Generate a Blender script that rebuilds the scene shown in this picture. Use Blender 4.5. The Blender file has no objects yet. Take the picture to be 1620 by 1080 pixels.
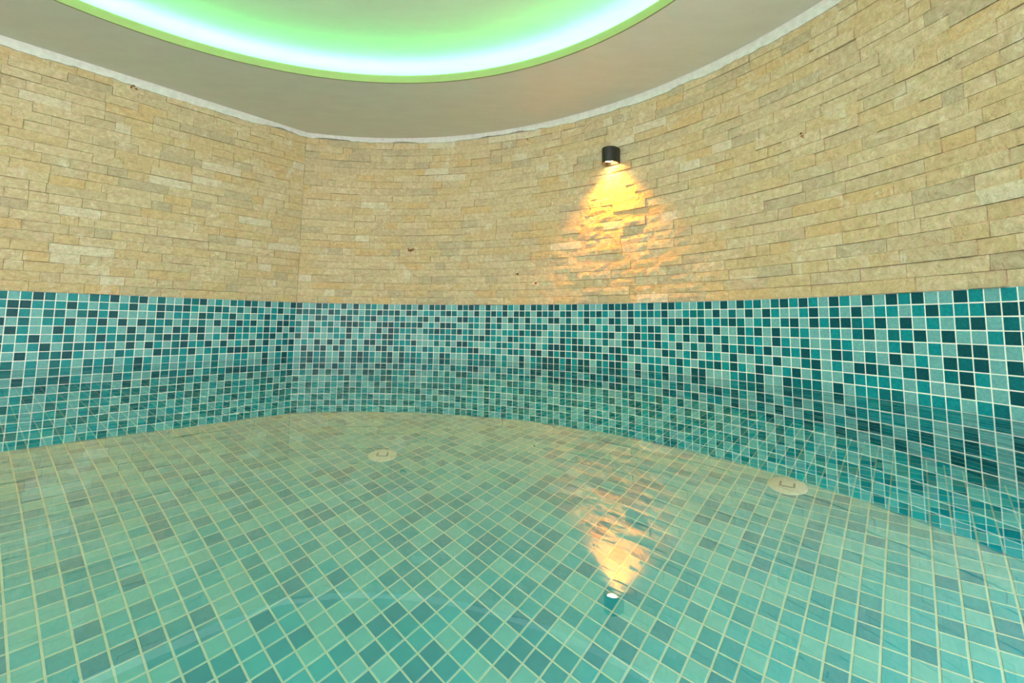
import bpy, math, random
from mathutils import Matrix, Vector
random.seed(7)
S = bpy.context.scene
C = S.collection
T = 0.052                      # one mosaic tile pitch in metres; all plan sizes below are in tile pitches

# ------------------------------------------------------------------ camera
ZC = 6.0751; PITCH = 0.0986778; ROLL = 0.0134918
cp, sp, cr, sr = math.cos(PITCH), math.sin(PITCH), math.cos(ROLL), math.sin(ROLL)
RV = Vector((cr, -sp*sr, cp*sr)); UV = Vector((-sr, -sp*cr, cp*cr)); FV = Vector((0, cp, sp))
cam_d = bpy.data.cameras.new('camera'); cam = bpy.data.objects.new('camera', cam_d); C.objects.link(cam)
cam.matrix_world = Matrix(((RV.x, UV.x, -FV.x, 0), (RV.y, UV.y, -FV.y, 0), (RV.z, UV.z, -FV.z, ZC*T), (0, 0, 0, 1)))
cam_d.sensor_width = 36; cam_d.lens = 36*755.61/1620
cam_d.shift_x = (810-812.32)/1620; cam_d.shift_y = (435.82-540)/1620
cam_d.clip_start = 0.02
S.camera = cam

# ------------------------------------------------------------------ world, lights, exposure
W = bpy.data.worlds.new('world'); S.world = W; W.use_nodes = True
W.node_tree.nodes['Background'].inputs[0].default_value = (0.94, 0.95, 1.0, 1)
W.node_tree.nodes['Background'].inputs[1].default_value = 3.0
S.view_settings.view_transform = 'Standard'; S.view_settings.look = 'None'
S.view_settings.exposure = 0.54; S.view_settings.gamma = 1.0; S.view_settings.use_curve_mapping = False

def area(name, loc, target, sx, sy, power, col):
    d = bpy.data.lights.new(name, 'AREA'); d.shape = 'RECTANGLE'; d.size = sx; d.size_y = sy; d.energy = power; d.color = col
    o = bpy.data.objects.new(name, d); C.objects.link(o)
    o.location = loc; o.rotation_euler = (Vector(target)-Vector(loc)).to_track_quat('-Z', 'Y').to_euler()
    return o
area('fill_behind_camera', (-1.2, -1.5, 1.55), (-0.3, 3.0, 0.9), 3.4, 0.9, 96, (1.0, 0.81, 0.81))  # added fill lamp inside the room behind the camera

# ------------------------------------------------------------------ helpers
def link(name, me, parent=None, loc=None, rotz=0.0):
    o = bpy.data.objects.new(name, me); C.objects.link(o)
    if parent: o.parent = parent
    if loc is not None: o.location = loc
    if rotz: o.rotation_euler = (0, 0, rotz)
    return o
def mesh(name, vs, fs, mats, mi=None, smooth=False):
    me = bpy.data.meshes.new(name); me.from_pydata(vs, [], fs)
    for m in (mats if isinstance(mats, (list, tuple)) else [mats]): me.materials.append(m)
    if mi: me.polygons.foreach_set('material_index', mi)
    if smooth: me.polygons.foreach_set('use_smooth', [True]*len(fs))
    me.update(); return me
def thing(name, label, cat, loc=(0, 0, 0), rotz=0, group=None):
    o = bpy.data.objects.new(name, None); C.objects.link(o); o.location = loc; o.rotation_euler = (0, 0, rotz)
    o.empty_display_size = 0.05; o['label'] = label; o['category'] = cat
    if group: o['group'] = group
    return o
def lin(c): return tuple(((v/255)/12.92 if v <= 10 else ((v/255+0.055)/1.055)**2.4) for v in c)+(1,)

def mat(name, c1, c2=None, rough=0.5, scale=6.0, bump=0.0, bscale=40.0, spec=0.5, detail=4, coat=0, stretch=(1, 1, 1), c3=None, bdist=0.01, voro=0):
    m = bpy.data.materials.new(name); m.use_nodes = True; nt = m.node_tree; b = nt.nodes['Principled BSDF']
    b.inputs['Roughness'].default_value = rough; b.inputs['Specular IOR Level'].default_value = spec
    b.inputs['Base Color'].default_value = lin(c1)
    if coat: b.inputs['Coat Weight'].default_value = coat; b.inputs['Coat Roughness'].default_value = 0.08
    g = nt.nodes.new('ShaderNodeNewGeometry'); mp = nt.nodes.new('ShaderNodeMapping'); mp.inputs['Scale'].default_value = stretch
    nt.links.new(g.outputs['Position'], mp.inputs['Vector'])
    if c2:
        n = nt.nodes.new('ShaderNodeTexNoise'); n.inputs['Scale'].default_value = scale; n.inputs['Detail'].default_value = detail
        n.inputs['Roughness'].default_value = 0.62
        nt.links.new(mp.outputs[0], n.inputs['Vector'])
        r = nt.nodes.new('ShaderNodeValToRGB'); r.color_ramp.elements[0].position = 0.33; r.color_ramp.elements[1].position = 0.68
        r.color_ramp.elements[0].color = lin(c1); r.color_ramp.elements[1].color = lin(c2)
        if c3:
            e = r.color_ramp.elements.new(0.5); e.color = lin(c3)
        nt.links.new(n.outputs['Fac'], r.inputs[0]); nt.links.new(r.outputs[0], b.inputs['Base Color'])
    if bump:
        n2 = nt.nodes.new('ShaderNodeTexNoise'); n2.inputs['Scale'].default_value = bscale; n2.inputs['Detail'].default_value = 6
        n2.inputs['Roughness'].default_value = 0.68
        nt.links.new(mp.outputs[0], n2.inputs['Vector'])
        h = n2.outputs['Fac']
        if voro:
            v = nt.nodes.new('ShaderNodeTexVoronoi'); v.inputs['Scale'].default_value = voro; v.feature = 'F1'
            mx = nt.nodes.new('ShaderNodeMixRGB'); mx.inputs[0].default_value = 0.12; nt.links.new(mp.outputs[0], mx.inputs[1]); nt.links.new(n2.outputs['Color'], mx.inputs[2])
            nt.links.new(mx.outputs[0], v.inputs['Vector'])
            ad = nt.nodes.new('ShaderNodeMath'); ad.operation = 'ADD'; nt.links.new(n2.outputs['Fac'], ad.inputs[0]); nt.links.new(v.outputs['Distance'], ad.inputs[1]); h = ad.outputs[0]
        bp = nt.nodes.new('ShaderNodeBump'); bp.inputs['Strength'].default_value = bump; bp.inputs['Distance'].default_value = bdist
        nt.links.new(h, bp.inputs['Height']); nt.links.new(bp.outputs[0], b.inputs['Normal'])
    return m
def emit(name, col, st):
    m = bpy.data.materials.new(name); m.use_nodes = True; nt = m.node_tree; nt.nodes.remove(nt.nodes['Principled BSDF'])
    e = nt.nodes.new('ShaderNodeEmission'); e.inputs[0].default_value = (*col, 1); e.inputs[1].default_value = st
    nt.links.new(e.outputs[0], nt.nodes['Material Output'].inputs[0]); return m

# ------------------------------------------------------------------ materials
TONES = 'DKML'
TILE = {'D': mat('tile_deep_teal', (0, 70, 84), (0, 88, 100), 0.12, 120, 0.7, 260, 0.28, bdist=0.0028),
        'K': mat('tile_dark_teal', (0, 98, 112), (0, 120, 130), 0.12, 110, 0.7, 260, 0.28, bdist=0.0028),
        'M': mat('tile_teal', (0, 126, 142), (14, 152, 162), 0.12, 90, 0.7, 260, 0.28, bdist=0.0028),
        'L': mat('tile_pale_teal', (94, 162, 172), (122, 184, 188), 0.12, 90, 0.7, 260, 0.28, bdist=0.0028)}
TILES = [TILE[k] for k in TONES]
FT = [mat('floor_tile_deep', (0, 154, 168), (0, 164, 176), 0.3, 30), mat('floor_tile_dark', (8, 168, 178), (26, 178, 184), 0.3, 30),
      mat('floor_tile_mid', (44, 186, 192), (62, 194, 196), 0.3, 30), mat('floor_tile_pale', (104, 202, 196), (120, 208, 200), 0.3, 30)]
GROUT = mat('white_grout', (250, 250, 246), (240, 242, 238), 0.8, 60)
FGROUT = mat('floor_grout', (232, 238, 208), (218, 230, 200), 0.8, 40)
STONE_TONES = [((204, 184, 150), (230, 212, 182), (216, 196, 162)), ((202, 178, 138), (224, 202, 164), (214, 190, 150)),
               ((196, 176, 144), (218, 202, 172), (208, 188, 156)), ((212, 198, 172), (234, 224, 202), (224, 210, 186)),
               ((206, 174, 130), (226, 198, 156), (216, 188, 144)), ((188, 170, 142), (210, 196, 168), (198, 182, 154))]
STONES = [mat('split_stone_%s' % n, a, b, 0.85, 34, 0.7, 22, 0.2, 10, c3=c, bdist=0.03, stretch=(1, 1, 1.15))
          for n, (a, b, c) in zip(('beige', 'honey', 'khaki', 'ivory', 'amber', 'olive'), STONE_TONES)]
for m in STONES:
    nt = m.node_tree; b = nt.nodes['Principled BSDF']; base = b.inputs['Base Color'].links[0].from_socket
    g = nt.nodes.new('ShaderNodeNewGeometry')
    n1 = nt.nodes.new('ShaderNodeTexNoise'); n1.inputs['Scale'].default_value = 9; n1.inputs['Detail'].default_value = 9; n1.inputs['Roughness'].default_value = .72; n1.inputs['Distortion'].default_value = .6
    r1 = nt.nodes.new('ShaderNodeValToRGB'); r1.color_ramp.elements[0].position = .56; r1.color_ramp.elements[1].position = .70
    x1 = nt.nodes.new('ShaderNodeMixRGB'); x1.inputs[2].default_value = lin((232, 222, 202))
    n2 = nt.nodes.new('ShaderNodeTexNoise'); n2.inputs['Scale'].default_value = 13; n2.inputs['Detail'].default_value = 10; n2.inputs['Roughness'].default_value = .7; n2.inputs['Distortion'].default_value = 1.4
    r2 = nt.nodes.new('ShaderNodeValToRGB'); e = r2.color_ramp.elements; e[0].position = .470; e[0].color = (0, 0, 0, 1); e[1].position = .530; e[1].color = (0, 0, 0, 1)
    q = e.new(.5); q.color = (.32, .32, .32, 1)
    x2 = nt.nodes.new('ShaderNodeMixRGB'); x2.inputs[2].default_value = lin((158, 136, 98))
    nt.links.new(g.outputs['Position'], n1.inputs['Vector']); nt.links.new(g.outputs['Position'], n2.inputs['Vector'])
    nt.links.new(n1.outputs['Fac'], r1.inputs[0]); nt.links.new(n2.outputs['Fac'], r2.inputs[0])
    nt.links.new(r1.outputs[0], x1.inputs[0]); nt.links.new(base, x1.inputs[1])
    nt.links.new(r2.outputs[0], x2.inputs[0]); nt.links.new(x1.outputs[0], x2.inputs[1]); nt.links.new(x2.outputs[0], b.inputs['Base Color'])
MORTAR = mat('grey_mortar', (150, 146, 130), (176, 170, 152), 0.9, 40)
PLASTER = mat('ceiling_plaster', (226, 220, 208), (232, 226, 214), 0.9, 4, 0.25, 160, 0.2, bdist=0.003, stretch=(1, 2.5, 1))
WHITE_PLASTER = mat('white_caulk', (226, 228, 224), (206, 210, 206), 0.8, 30, 0.3, 90, bdist=0.004)
LIPM = mat('olive_lip', (164, 164, 118), (158, 160, 114), 0.8, 8)  # recess lip, toned olive against the plain ceiling plaster
BROWN = mat('brown_fossil_pit', (92, 52, 24), (150, 96, 48), 0.9, 200)
BLACK = mat('black_painted_metal', (30, 30, 30), (38, 37, 35), 0.42, 60)
REFL = mat('lamp_reflector', (190, 170, 130), None, 0.3)
PLASTIC = mat('white_plastic', (236, 234, 214), (226, 226, 204), 0.45, 30)
PLASTIC_D = mat('grey_plastic_slots', (120, 130, 120), None, 0.6)

# ------------------------------------------------------------------ wall plan curve
TL = 0.8631469; CX, CY = -35.93077, 79.33145
TH0, K0, K1, K2 = 0.3181576, 1.4027868, -1.5618702, 1.2810487
STEP = 0.25; TAB = [(CX, CY, TH0)]
def heading(s):
    return TH0-(K0*s+K1*s*s/200+K2*s**3/3e4)/57.3
SMAX = 150
s_ = 0.0; x_, y_ = CX, CY
while s_ < SMAX:
    h = heading(min(s_+STEP/2, 108)); x_ += math.cos(h)*STEP; y_ += math.sin(h)*STEP; s_ += STEP
    TAB.append((x_, y_, heading(min(s_, 108))))
def wpt(s):
    """plan point and inward normal of the wall at arc length s (0 = the corner)"""
    if s < 0: x, y, h = CX+s*math.cos(TL), CY+s*math.sin(TL), TL
    else:
        i = min(int(s/STEP), len(TAB)-2); t = s/STEP-i; a, b = TAB[i], TAB[i+1]
        x = a[0]+(b[0]-a[0])*t; y = a[1]+(b[1]-a[1])*t; h = a[2]+(b[2]-a[2])*t
    return x, y, math.sin(h), -math.cos(h), h
def P(s, z, d=0.0):
    x, y, nx, ny, h = wpt(s)
    return ((x+nx*d)*T, (y+ny*d)*T, z*T)
def project(p):
    v = Vector(p)-Vector((0, 0, ZC*T)); d = v.dot(FV)
    if d < 0.05: return None
    return (812.32+755.61*v.dot(RV)/d, 435.82-755.61*v.dot(UV)/d, d/T)

Z1 = 7.98; ZJ = 8.97; ZTOP = 37.25; ZCEIL = 38.0; ZF = -18.58
SL, SR = -72.0, 104.0         # ends of the left wall and of the curved wall

def strip(s0, s1, z0, z1, d, step, m, name, thick=1.2):
    n = max(1, int(abs(s1-s0)/step)); vs = []; fs = []
    for i in range(n+1):
        s = s0+(s1-s0)*i/n
        vs += [P(s, z0, d), P(s, z1, d), P(s, z1, d-thick), P(s, z0, d-thick)]
    for i in range(n):
        a = 4*i; b = a+4
        for k in range(4): fs.append((a+k, b+k, b+(k+1) % 4, a+(k+1) % 4))
    fs += [(0, 1, 2, 3), (4*n+3, 4*n+2, 4*n+1, 4*n)]
    return mesh(name, vs, fs, m)

def struct(name, me, label=None, parent=None):
    o = link(name, me, parent)
    if not parent: o['kind'] = 'structure'
    if label: o['label'] = label
    return o

# backing of the two walls: grout bed for the mosaic below and mortar bed for the stones above
wall_left = struct('wall_left', strip(SL, 0.0, ZF-1, ZJ, -0.012, 200, GROUT, 'wall_left_bed'), 'straight left wall of pale split stone above a teal mosaic band')
wall_back = struct('wall_back', strip(0.0, SR, ZF-1, ZJ, -0.012, 1.0, GROUT, 'wall_back_bed'), 'curved wall of pale split stone above a teal mosaic band sweeping from the corner to the right')
link('mortar_bed', strip(SL, 0.0, ZJ+.01, ZCEIL, -0.06, 200, MORTAR, 'mortar_left'), wall_left)
link('mortar_bed', strip(0.0, SR, ZJ+.01, ZCEIL, -0.06, 1.0, MORTAR, 'mortar_back'), wall_back)

# ------------------------------------------------------------------ mosaic on the walls
ROWS = {   # tones read from the photograph, columns from -1
 0: 'KLMDKLMLKMDLK' 'DLKLLKKDLMLKMDK' 'LDLKLDDLLDKMLDLDLKML' 'DLLKKLDLDKDLLDKDKLDLLD' 'MLDLDKLDDLKDLKLLKDKDK' 'LMDLDDMLLKDLDLDMK' 'LKDMDMLDMLDL' 'DMDLLDMLML',
 1: 'MDDMMMDMLMLMD' 'LMDKKDMLKDKLKLD' 'MLMDLMDKKKLDKLKKLKMD' 'KKDLDKLMMLKDKLKLDLKDMD' 'LDDKLDKKLKDLMDKDMLDLD' 'MKKMDLLMKKLDLKLDL' 'DMLLMDLKLDLM' 'MLMDMMMDDD',
 2: 'LDMLKKLKDMDLL' 'LLDLMMLDKLMDLML' 'MDMLKKLMLDKLMDKLMKDL' 'MLKMLLKDLDLLLDDMMLDLDL' 'DKLDLMLDDLKLLDLMLDKLD' 'LMLLKKDDLKMMKDKLM' 'KLKDLDMDDKMD' 'LDLMLKDLKL',
 3: 'DLKLMMDLMDLDL' 'DKMKLKLKLDLMDMD' 'LKLDDMKLKLMKLKDDKMLK' 'DDMDKKDLMLDDKLLKMLDMKL' 'LKLKKKKLLKKDKMDLMLDML' 'DMDKLDLKKDLDLLDMD' 'LDLKMLLMLKDL' 'KMDLDLLMDK',
 4: 'LDMLLDMLKMMLD' 'LKKLDMDDLLKDMKM' 'MDMDLDMLDMLKMLDLKLLD', }
ROWS2 = {  # the same for the lower rows, two separate runs: columns -1.. and 90..
 4: ('', 'DMKDLMLDLDKLKLKMM' 'LDMLKLLKMLLL' 'MDLMLDDLLD'),
 5: ('KLMDLMKLMDMKK' 'KLKDKDLDLMLDMML' 'KKDLKLDLMLLLMMDLMLKM', 'LKMDMLDLKLDLDMKDM' 'DLKMDMLDKLKL' 'DLMLDKDLDK'),
 6: ('DMLMDLKKKMKLD' 'LDMLKDMMDLDLMLD' 'LDLMKDLMLDLDLDLKLDDL', 'KMLLDKLMDLMMLDLLK' 'LDLLKDLMLDDK' 'LKDLKDMLKM'),
 7: ('MLDLKKDMLLLKM' 'LLDKKMDLMKMDDDK' 'KMLDLKLDLKDLDMLKLKLD', 'LMMMLMDMLKKDMDMLD' 'KLMDLK'),
 8: ('LKLMLKMLKMKLM' 'DMLMLMLMLKLLMML' 'LDLMDMLKDMKLLDLKDKML', 'DLKMDLKLDD')}
trnd = random.Random(11)
def tone(col, row):
    k = col+1
    if row in ROWS and 0 <= k < len(ROWS[row]): return ROWS[row][k]
    if row in ROWS2:
        a, b = ROWS2[row]
        if 0 <= k < len(a): return a[k]
        if 0 <= col-90 < len(b): return b[col-90]
    return trnd.choices('DKML', (22, 22, 24, 32))[0]

G = 0.045                      # half the grout gap
def tile_geo(hw=0.5-G, th=0.10, ch=0.03):
    """one tile: square slab with chamfered face. local x along, local z up, local -y = face"""
    v = []; f = []
    for (e, y) in ((hw, 0.06), (hw, -th+ch), (hw-ch, -th)):
        v += [(-e*T, y*T, -e*T), (e*T, y*T, -e*T), (e*T, y*T, e*T), (-e*T, y*T, e*T)]
    for r in (0, 4):
        for k in range(4): f.append((r+k, r+(k+1) % 4, r+4+(k+1) % 4, r+4+k))
    f.append((8, 9, 10, 11))
    return v, f
TV, TF = tile_geo(th=0.02, ch=0.02)
TILE_ME = {k: mesh('tile_'+k, TV, TF, TILE[k]) for k in TONES}
def wall_tiles(wall, cols, limit=300):
    items = []
    for c in cols:
        s = c+0.5-33
        for r in range(0, 29):
            z = Z1+0.5-r
            if z < ZF-0.6: continue
            t = tone(c, r)
            sz = 0
            if z > 0.3:
                q = project(P(s, z))
                if q and -15 < q[0] < 1640 and 0 < q[1] < 1080: sz = 1/q[2]
            items.append((sz, s, z, t))
    items.sort(key=lambda a: -a[0])
    for sz, s, z, t in items[:limit]:
        if sz <= 0: break
        x, y, nx, ny, h = wpt(s)
        j = trnd.uniform(-.012, .012)
        link('tile', TILE_ME[t], wall, ((x)*T, (y)*T, (z+j)*T), h)
    rest = items[min(limit, sum(1 for i in items if i[0] > 0)):]
    vs = []; fs = []; mi = []
    for sz, s, z, t in rest:
        x, y, nx, ny, h = wpt(s); ch, sh = math.cos(h), math.sin(h); b = len(vs)
        for (a, e, g) in TV: vs.append((x*T+a*ch-e*sh, y*T+a*sh+e*ch, z*T+g))
        for q in TF: fs.append(tuple(b+k for k in q)); mi.append(TONES.index(t))
    o = link('mosaic_tiles', mesh('mosaic_tiles', vs, fs, TILES, mi), wall); o['kind'] = 'stuff'
wall_tiles(wall_left, range(int(SL)+33, 33))
wall_tiles(wall_back, range(33, int(SR)+33))

# ------------------------------------------------------------------ split-face stones
NROW = 24; RH = (ZTOP-ZJ)/NROW
def stone_mesh(s0, s1, z0, z1, dep, rnd, origin=None):
    L = s1-s0; nx = 3 if L < 2.6 else 5; nz = 3; vs = []; fs = []
    gap = 0.018
    s0 += gap; s1 -= gap; z0 += gap; z1 -= gap*rnd.uniform(.6, 1.6)
    tilt = rnd.uniform(-.05, .05); tz = rnd.uniform(-.05, .05)
    for j in range(nz):
        for i in range(nx):
            u = i/(nx-1); w = j/(nz-1)
            edge = (i in (0, nx-1)) or (j in (0, nz-1))
            d = dep+tilt*(u-.5)+tz*(w-.5)+(rnd.uniform(-.045, .0) if edge else rnd.uniform(-.02, .07))
            vs.append(P(s0+(s1-s0)*u, z0+(z1-z0)*w, d))
    for j in range(nz-1):
        for i in range(nx-1):
            a = j*nx+i; fs.append((a, a+1, a+nx+1, a+nx))
    ring = [i for i in range(nx)]+[(j*nx+nx-1) for j in range(1, nz)]+[((nz-1)*nx+i) for i in range(nx-2, -1, -1)]+[j*nx for j in range(nz-2, 0, -1)]
    b = len(vs)
    for k in ring:
        j, i = divmod(k, nx); vs.append(P(s0+(s1-s0)*i/(nx-1), z0+(z1-z0)*j/(nz-1), -0.05))
    n = len(ring)
    for k in range(n): fs.append((ring[k], b+k, b+(k+1) % n, ring[(k+1) % n]))
    if origin: vs = [(x-origin[0], y-origin[1], z-origin[2]) for x, y, z in vs]
    return vs, fs
def stones(wall, sa, sb, seed):
    rnd = random.Random(seed); items = []
    for r in range(NROW):
        z0 = ZJ+r*RH; z1 = z0+RH; s = sa
        s -= rnd.uniform(0, 2)
        while s < sb-0.01:
            L = rnd.choice((1.6, 2.2, 2.6, 3.2, 3.6, 4.2, 4.8, 5.6))*rnd.uniform(.9, 1.1)
            e = s+L
            if sb-e < 1.0: e = sb
            a = max(s, sa); e = min(e, sb)
            if e-a > 0.3:
                dep = rnd.choice((.10, .12, .14, .17, .2, .27))
                t = rnd.choices(range(6), (38, 22, 20, 4, 7, 6))[0]
                q0, q1 = project(P(a, (z0+z1)/2, .1)), project(P(e, (z0+z1)/2, .1)); ar = 0
                if q0 and q1 and q1[0] > -10 and q0[0] < 1630 and max(q0[1], q1[1]) > -10: ar = abs(q1[0]-q0[0])*755*RH/((q0[2]+q1[2])/2)
                items.append((ar, a, e, z0, z1, dep, t))
            s = e
    items.sort(key=lambda i: -i[0]); k = 0
    vs = []; fs = []; mi = []
    for ar, a, e, z0, z1, dep, t in items:
        if k < 300 and ar > 60:
            o = P((a+e)/2, (z0+z1)/2, 0); v, f = stone_mesh(a, e, z0, z1, dep, rnd, o)
            link('stone', mesh('stone', v, f, STONES[t]), wall, o); k += 1
        else:
            v, f = stone_mesh(a, e, z0, z1, dep, rnd); b = len(vs); vs += v
            fs += [tuple(b+q for q in g) for g in f]; mi += [t]*len(f)
    if vs:
        o = link('stone_strips', mesh('stone_strips', vs, fs, STONES, mi), wall); o['kind'] = 'stuff'
    return items
stones(wall_left, SL, -0.05, 3)
stones(wall_back, 0.05, SR, 5)

# caulk bead between stone and ceiling, ragged along its lower edge
def bead(name, sa, sb, seed):
    rnd = random.Random(seed); n = int((sb-sa)/0.35); vs = []; fs = []; lo = 0.0
    for i in range(n+1):
        s = sa+(sb-sa)*i/n
        lo = max(-.45, min(.30, lo+rnd.uniform(-.13, .13)))
        z = ZTOP-.05+lo*.8
        vs += [P(s, z, -.05), P(s, z, .30+rnd.uniform(0, .06)), P(s, ZTOP+.3, .42), P(s, ZCEIL+.0, .46), P(s, ZCEIL, -.05)]
    for i in range(n):
        a = 5*i; b = a+5
        for k in range(5): fs.append((a+k, a+(k+1) % 5, b+(k+1) % 5, b+k))
    fs += [(4, 3, 2, 1, 0), tuple(5*n+k for k in range(5))]
    struct(name, mesh(name, vs, fs, WHITE_PLASTER), 'white caulk bead between stone wall and ceiling')
bead('trim_1', SL, -0.1, 21); bead('trim_2', 0.1, SR, 22)

# brown fossil pits in the stone faces
def pit(wall, s, z, w, h, seed):
    rnd = random.Random(seed); vs = [P(s, z, .33)]; n = 11; fs = []
    for ring, (k, d) in enumerate(((.6, .36), (1.0, .30))):
        for i in range(n):
            a = 2*math.pi*i/n; q = k*rnd.uniform(.6, 1.15)
            vs.append(P(s+math.cos(a)*w*q, z+math.sin(a)*h*q, d))
    for i in range(n):
        j = (i+1) % n; fs += [(0, 1+i, 1+j), (1+i, 1+n+i, 1+n+j, 1+j)]
    o = link('fossil_pit', mesh('fossil_pit', vs, fs, BROWN), wall); o['label'] = 'brown fossil pit in the stone'
for k, (a, b, w, h) in enumerate(((18.15, 18.3, .12, .34), (18.6, 18.2, .3, .26), (18.95, 18.35, .14, .3))): pit(wall_back, a, b, w, h, 10+k)
pit(wall_back, 37.8, 13.8, .22, .2, 2); pit(wall_back, 41.0, 12.3, .2, .18, 3); pit(wall_back, 39.3, 35.8, .14, .2, 5)
for k, (a, b, w, h) in enumerate(((79.3, 25.6, .16, .1), (79.4, 25.3, .2, .07), (79.5, 25.1, .16, .06))): pit(wall_back, a, b, w, h, 20+k)
for k, (a, b, w, h) in enumerate(((-23.7, 36.95, .22, .14), (-23.4, 36.6, .2, .13), (-23.95, 36.7, .1, .22))): pit(wall_left, a, b, w, h, 30+k)

# ------------------------------------------------------------------ ceiling with round recess
CC = (-16.08, 23.87); CR = 37.78
outline = [P(SL, 0)]+[P(0, 0)]+[P(s, 0) for s in range(2, int(SR)+1, 2)]
outline = [(a/T, b/T) for a, b, c in outline]+[(34.5, 21), (34.0, -10), (33.5, -34), (-40, -34), (-86, -8)]
def hit(cx, cy, ang):
    dx, dy = math.cos(ang), math.sin(ang); best = None
    for i in range(len(outline)):
        (x0, y0), (x1, y1) = outline[i], outline[(i+1) % len(outline)]; ex, ey = x1-x0, y1-y0
        den = dx*ey-dy*ex
        if abs(den) < 1e-9: continue
        t = ((x0-cx)*ey-(y0-cy)*ex)/den; u = ((x0-cx)*dy-(y0-cy)*dx)/den
        if t > 0 and -1e-6 <= u <= 1+1e-6 and (best is None or t < best): best = t
    return best
N = 240; vs = []; fs = []
for i in range(N):
    a = 2*math.pi*i/N; dx, dy = math.cos(a), math.sin(a); t = hit(CC[0], CC[1], a)+0.8
    for (r, z) in ((CR, ZCEIL), (t, ZCEIL), (t, ZCEIL+.9), (CR, ZCEIL+.9)): vs.append(((CC[0]+dx*r)*T, (CC[1]+dy*r)*T, z*T))
for i in range(N):
    a = 4*i; b = 4*((i+1) % N)
    for k in range(3): fs.append((a+k, a+k+1, b+k+1, b+k))
ceiling = struct('ceiling', mesh('ceiling', vs, fs, PLASTER), 'grey plaster ceiling with a large round recess')
def lathe(prof, n=N, cx=CC[0], cy=CC[1]):
    vs = []; fs = []; m = len(prof)
    for i in range(n):
        a = 2*math.pi*i/n
        for r, z in prof: vs.append(((cx+math.cos(a)*r)*T, (cy+math.sin(a)*r)*T, z*T))
    for i in range(n):
        a = m*i; b = m*((i+1) % n)
        for k in range(m-1): fs.append((a+k, a+k+1, b+k+1, b+k))
    return vs, fs
HUP = 41.1
v, f = lathe([(CR, ZCEIL+.9), (CR, ZCEIL), (CR-.25, ZCEIL-.02), (CR-.25, ZCEIL+1.0), (CR, ZCEIL+1.0)]); link('recess_lip', mesh('recess_lip', v, f, LIPM), ceiling)['label'] = 'pale olive lip of the round recess'
v, f = lathe([(0.01, HUP), (CR+6, HUP), (CR+6, ZCEIL+.9), (CR+6.6, ZCEIL+.9), (CR+6.6, HUP+.5), (0.01, HUP+.5)]); link('recess_panel', mesh('recess_panel', v, f, PLASTER), ceiling)
led = thing('led_strip', 'green glowing light strip hidden behind the lip of the round ceiling recess', 'light strip', (CC[0]*T, CC[1]*T, (ZCEIL+.9)*T))
LED = emit('green_led', (0.085, 1.0, 0.27), 29)
v, f = lathe([(CR+1.4, ZCEIL+.92), (CR+1.4, ZCEIL+1.45), (CR+1.8, ZCEIL+1.45), (CR+1.8, ZCEIL+.92)], 160, 0, 0)
v = [(x, y, z-(ZCEIL+.9)*T) for x, y, z in v]
link('strip', mesh('strip', v, f, LED), led)

# ------------------------------------------------------------------ pool floor
FA = -0.7014056; OX, OY = -0.0705, 0.8829   # grid angle and phase
exx, exy = math.cos(FA), math.sin(FA); eyx, eyy = -exy, exx
def inside(x, y, m=0.6):
    c = False; n = len(outline)
    for i in range(n):
        (x0, y0), (x1, y1) = outline[i], outline[(i+1) % n]
        if (y0 > y) != (y1 > y) and x < (x1-x0)*(y-y0)/(y1-y0)+x0: c = not c
        ex, ey = x1-x0, y1-y0; t = max(0, min(1, ((x-x0)*ex+(y-y0)*ey)/(ex*ex+ey*ey)))
        if math.hypot(x0+ex*t-x, y0+ey*t-y) < m: return True
    return c
vs = [(a*T, b*T, (ZF-0.04)*T) for a, b in outline]; n = len(vs); vs += [(a, b, z-1.5*T) for a, b, z in vs]
fs = [tuple(range(n))[::-1], tuple(range(n, 2*n))]+[(i, (i+1) % n, n+(i+1) % n, n+i) for i in range(n)]
floor = struct('floor', mesh('floor', vs, fs, FGROUT), 'pool floor of square teal mosaic tiles laid on the diagonal under clear water')
FV_, FF_ = [], []
hw = 0.5-0.05
for (e, z) in ((hw, -0.06), (hw, -0.015), (hw-.02, 0.0)):
    FV_ += [(-e*T, -e*T, z*T), (e*T, -e*T, z*T), (e*T, e*T, z*T), (-e*T, e*T, z*T)]
for r in (0, 4):
    for k in range(4): FF_.append((r+k, r+(k+1) % 4, r+4+(k+1) % 4, r+4+k))
FF_.append((8, 9, 10, 11))
FT_ME = [mesh('floor_tile', FV_, FF_, m) for m in FT]
items = []; frnd = random.Random(5)
KNOWN = {}                     # tones of the nearest tiles, read from the photograph (column, row, tones along the row)
for i0, j0, seq in ((-24, 15, '2200120'), (-20, 16, '2323'), (-24, 16, '1230'), (-23, 17, '11122'), (-19, 17, '301'), (-22, 18, '32201'), (-18, 18, '13'[0]), (-17, 18, '3'),
                    (-21, 19, '1313'), (-20, 20, '21'), (-24, 15, '2201201'), (-23, 14, '301101'[0]), (-22, 14, '0110'), (-22, 13, '303'),
                    (-11, 24, '2311'), (-12, 23, '30311'), (-11, 22, '213'), (-11, 21, '3'), (-12, 24, '1'), (-12, 25, '221322'), (-11, 26, '13213'), (-10, 27, '2121'), (-7, 24, '3')):
    for k, c in enumerate(seq): KNOWN[(i0+k, j0)] = int(c)
def refr_px(x, y):
    """where the refracted image of a floor point lands in the frame"""
    R = math.hypot(x, y); lo, hi = 0.0, R
    for _ in range(24):
        m = (lo+hi)/2; si = m/math.hypot(m, ZC)/1.333; g = m+(-ZF)*si/math.sqrt(1-si*si)
        if g > R: hi = m
        else: lo = m
    return project((x/R*lo*T, y/R*lo*T, 0)), R
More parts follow.
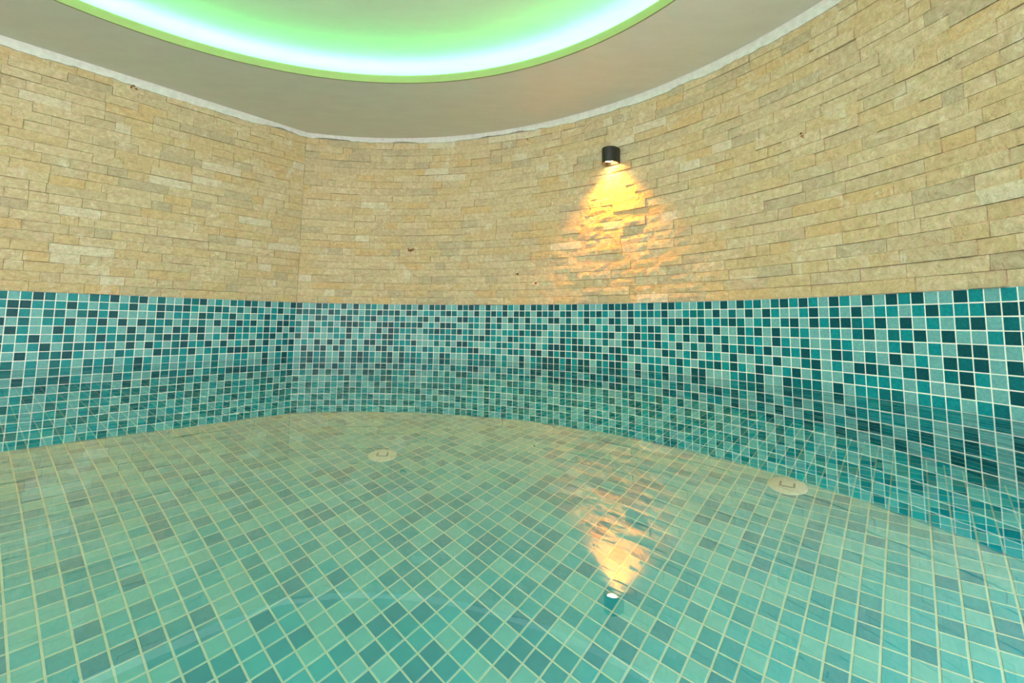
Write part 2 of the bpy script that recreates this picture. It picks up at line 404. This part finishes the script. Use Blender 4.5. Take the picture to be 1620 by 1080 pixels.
for i in range(-130, 130):
    for j in range(-130, 130):
        u, w = i+.5+OX, j+.5+OY
        x, y = u*exx+w*eyx, u*exy+w*eyy
        if not inside(x, y): continue
        t = frnd.choices(range(4), (16, 22, 28, 34))[0]; t = KNOWN.get((i, j), t); q, R = refr_px(x, y); sz = 0
        if q and -5 < q[0] < 1625 and 500 < q[1] < 1085: sz = 1/R
        items.append((sz, x, y, t))
items.sort(key=lambda a: -a[0])
for sz, x, y, t in items[:300]: link('floor_tile', FT_ME[t], floor, (x*T, y*T, ZF*T), FA)
vs = []; fs = []; mi = []
for sz, x, y, t in items[300:]:
    b = len(vs)
    for a, e, g in FV_: vs.append((x*T+a*exx-e*exy, y*T+a*exy+e*exx, ZF*T+g))
    fs += [tuple(b+k for k in q) for q in FF_]; mi += [t]*len(FF_)
o = link('floor_mosaic', mesh('floor_mosaic', vs, fs, FT, mi), floor); o['kind'] = 'stuff'

# ------------------------------------------------------------------ floor fittings seen through the water
def drain(x, y, R, rot, label):
    t = thing('pool_inlet_cover', label, 'pool fitting', (x*T, y*T, ZF*T), rot, 'round white covers on the pool floor')
    v, f = lathe([(0.001, .16), (R*.55, .15), (R*.85, .11), (R*.97, .06), (R, 0)], 40, 0, 0); link('cover_plate', mesh('cover_plate', v, f, PLASTIC, smooth=True), t)
    for k in range(3):
        vs = []; L, w_, z0, z1 = (R*.30, R*.055, .13, .19)
        cx, cy, a = ((-.34*R, 0, math.pi/2), (0, -.24*R, 0), (.34*R, 0, math.pi/2))[k]
        for z in (z0, z1):
            for sx, sy in ((-1, -1), (1, -1), (1, 1), (-1, 1)):
                px, py = sx*L*.9, sy*w_; vs.append(((cx+px*math.cos(a)-py*math.sin(a))*T, (cy+px*math.sin(a)+py*math.cos(a))*T, z*T))
        link('rib', mesh('rib', vs, [(4, 5, 6, 7), (0, 1, 5, 4), (1, 2, 6, 5), (2, 3, 7, 6), (3, 0, 4, 7)], PLASTIC_D), t)
    return t
drain(-10.80, 41.42, 1.2, 0.1, 'white round cover on the pool floor below the corner of the walls')
drain(20.1, 36.0, 1.3, -0.6, 'white round cover on the pool floor close to the curved right wall')

# ------------------------------------------------------------------ water
vs = [(a*T, b*T, 0) for a, b in outline]
me = bpy.data.meshes.new('pool_water'); me.from_pydata(vs, [], [tuple(range(len(vs)))[::-1]])
wm = bpy.data.materials.new('clear_pool_water'); wm.use_nodes = True; nt = wm.node_tree; nt.nodes.remove(nt.nodes['Principled BSDF'])
rf = nt.nodes.new('ShaderNodeBsdfRefraction'); rf.inputs['IOR'].default_value = 1.333; rf.inputs['Roughness'].default_value = 0.0; rf.inputs['Color'].default_value = (0.90, 1.0, 1.0, 1)
gs = nt.nodes.new('ShaderNodeBsdfGlossy'); gs.inputs['Roughness'].default_value = 0.0; gs.inputs['Color'].default_value = (1, 1, 1, 1)
fr = nt.nodes.new('ShaderNodeFresnel'); fr.inputs['IOR'].default_value = 1.333
pw = nt.nodes.new('ShaderNodeMath'); pw.operation = 'POWER'; pw.inputs[1].default_value = 0.58; nt.links.new(fr.outputs[0], pw.inputs[0])
gl = nt.nodes.new('ShaderNodeMixShader'); nt.links.new(pw.outputs[0], gl.inputs[0]); nt.links.new(rf.outputs[0], gl.inputs[1]); nt.links.new(gs.outputs[0], gl.inputs[2])
g = nt.nodes.new('ShaderNodeNewGeometry'); mp = nt.nodes.new('ShaderNodeMapping'); mp.inputs['Scale'].default_value = (1.0, 1.6, 1); mp.inputs['Rotation'].default_value = (0, 0, 0.3)
nz = nt.nodes.new('ShaderNodeTexNoise'); nz.inputs['Scale'].default_value = 3.5; nz.inputs['Detail'].default_value = 3
bp = nt.nodes.new('ShaderNodeBump'); bp.inputs['Strength'].default_value = 0.12; bp.inputs['Distance'].default_value = 0.0012
nt.links.new(g.outputs['Position'], mp.inputs[0]); nt.links.new(mp.outputs[0], nz.inputs['Vector']); nt.links.new(nz.outputs['Fac'], bp.inputs['Height']); [nt.links.new(bp.outputs[0], q.inputs['Normal']) for q in (rf, gs, fr)]
nt.links.new(gl.outputs[0], nt.nodes['Material Output'].inputs[0])
me.materials.append(wm); me.update()
w = link('pool_water', me); w['kind'] = 'stuff'; w['label'] = 'clear still pool water reflecting the stone wall and the lamp'; w['category'] = 'water'

# plain plastered walls behind the camera and beside the doorway opening on the right
def plain(name, a, b, label):
    (x0, y0), (x1, y1) = a, b; L = math.hypot(x1-x0, y1-y0); nx, ny = (y1-y0)/L, -(x1-x0)/L
    v = [((x+nx*k)*T, (y+ny*k)*T, z*T) for z in (ZF-1, ZCEIL) for (x, y), k in (((x0, y0), 0), ((x1, y1), 0), ((x1, y1), -2), ((x0, y0), -2))]
    struct(name, mesh(name, v, [(3, 2, 1, 0), (4, 5, 6, 7), (0, 1, 5, 4), (1, 2, 6, 5), (2, 3, 7, 6), (3, 0, 4, 7)], PLASTER), label)
xl, yl = wpt(SL)[:2]
plain('wall_right', (33.9, -10), (33.9, -36), 'plain plastered wall beside the doorway')
plain('wall_rear', (34, -34), (-40, -34), 'plain plastered wall behind the camera')
plain('wall_rear', (-40, -34), (-86, -8), 'plain plastered angled wall behind the camera')
plain('wall_side', (-86, -8), (xl, yl), 'plain plastered side wall')

# ------------------------------------------------------------------ wall lamp
LS, LZ = 54.1, 29.95
x, y, nx, ny, h = wpt(LS)
lamp = thing('wall_lamp', 'small black half-round wall lamp glowing downwards on the stone wall', 'lamp', (x*T, y*T, LZ*T), h)
# local frame: x along the wall, -y into the room
Wd, Hd, B0 = 1.15, 1.1, -0.32
prof = [(Wd, B0), (Wd, B0-.75)]+[(Wd*math.cos(a), B0-.75-1.25*math.sin(a)) for a in [math.pi*k/20 for k in range(1, 20)]]+[(-Wd, B0-.75), (-Wd, B0)]
n = len(prof); vs = []; fs = []
def ring(k, z): return [(px*k*T, ((py-(B0-1))*k+(B0-1))*T, z*T) for px, py in prof]
vs = ring(1, -Hd)+ring(1, Hd-.06)+ring(.94, Hd)+ring(.90, -Hd)+ring(.90, -Hd+.55)
for L_ in ((0, n), (n, 2*n)):
    for i in range(n): j = (i+1) % n; fs.append((L_[0]+i, L_[0]+j, L_[1]+j, L_[1]+i))
fs.append(tuple(range(2*n, 3*n)))
for i in range(n): j = (i+1) % n; fs += [(j, i, 3*n+i, 3*n+j), (3*n+j, 3*n+i, 4*n+i, 4*n+j)]
link('lamp_body', mesh('lamp_body', vs, fs, BLACK), lamp)
def box(x0, x1, y0, y1, z0, z1):
    v = [(a*T, b*T, c*T) for c in (z0, z1) for a, b in ((x0, y0), (x1, y0), (x1, y1), (x0, y1))]
    return v, [(3, 2, 1, 0), (4, 5, 6, 7), (0, 1, 5, 4), (1, 2, 6, 5), (2, 3, 7, 6), (3, 0, 4, 7)]
v, f = box(-.9, .9, B0+.0, 0.0, -.95, .95); link('back_plate', mesh('back_plate', v, f, BLACK), lamp)
vs = ring(.90, -Hd+.5); fs = [tuple(range(n))]; link('reflector_plate', mesh('reflector_plate', vs, fs, REFL), lamp)
v, f = lathe([(0.001, -Hd+.30), (.45, -Hd+.28), (.62, -Hd+.36), (.62, -Hd+.49)], 24, 0, B0-1.05)
bulb = link('bulb', mesh('bulb', v, f, emit('warm_bulb', (1.0, 0.62, 0.22), 60)), lamp); bulb['label'] = 'glowing warm bulb face'
sd = bpy.data.lights.new('bulb_beam', 'SPOT'); sd.energy = 84.0; sd.color = (1.0, 0.32, 0.004); sd.spot_size = math.radians(108); sd.spot_blend = 1.0; sd.shadow_soft_size = 0.012
so = bpy.data.objects.new('bulb_beam', sd); C.objects.link(so); so.parent = lamp; so.location = (0, (B0-1.05)*T, (-Hd+.05)*T); so.rotation_euler = (math.radians(6), 0, 0)
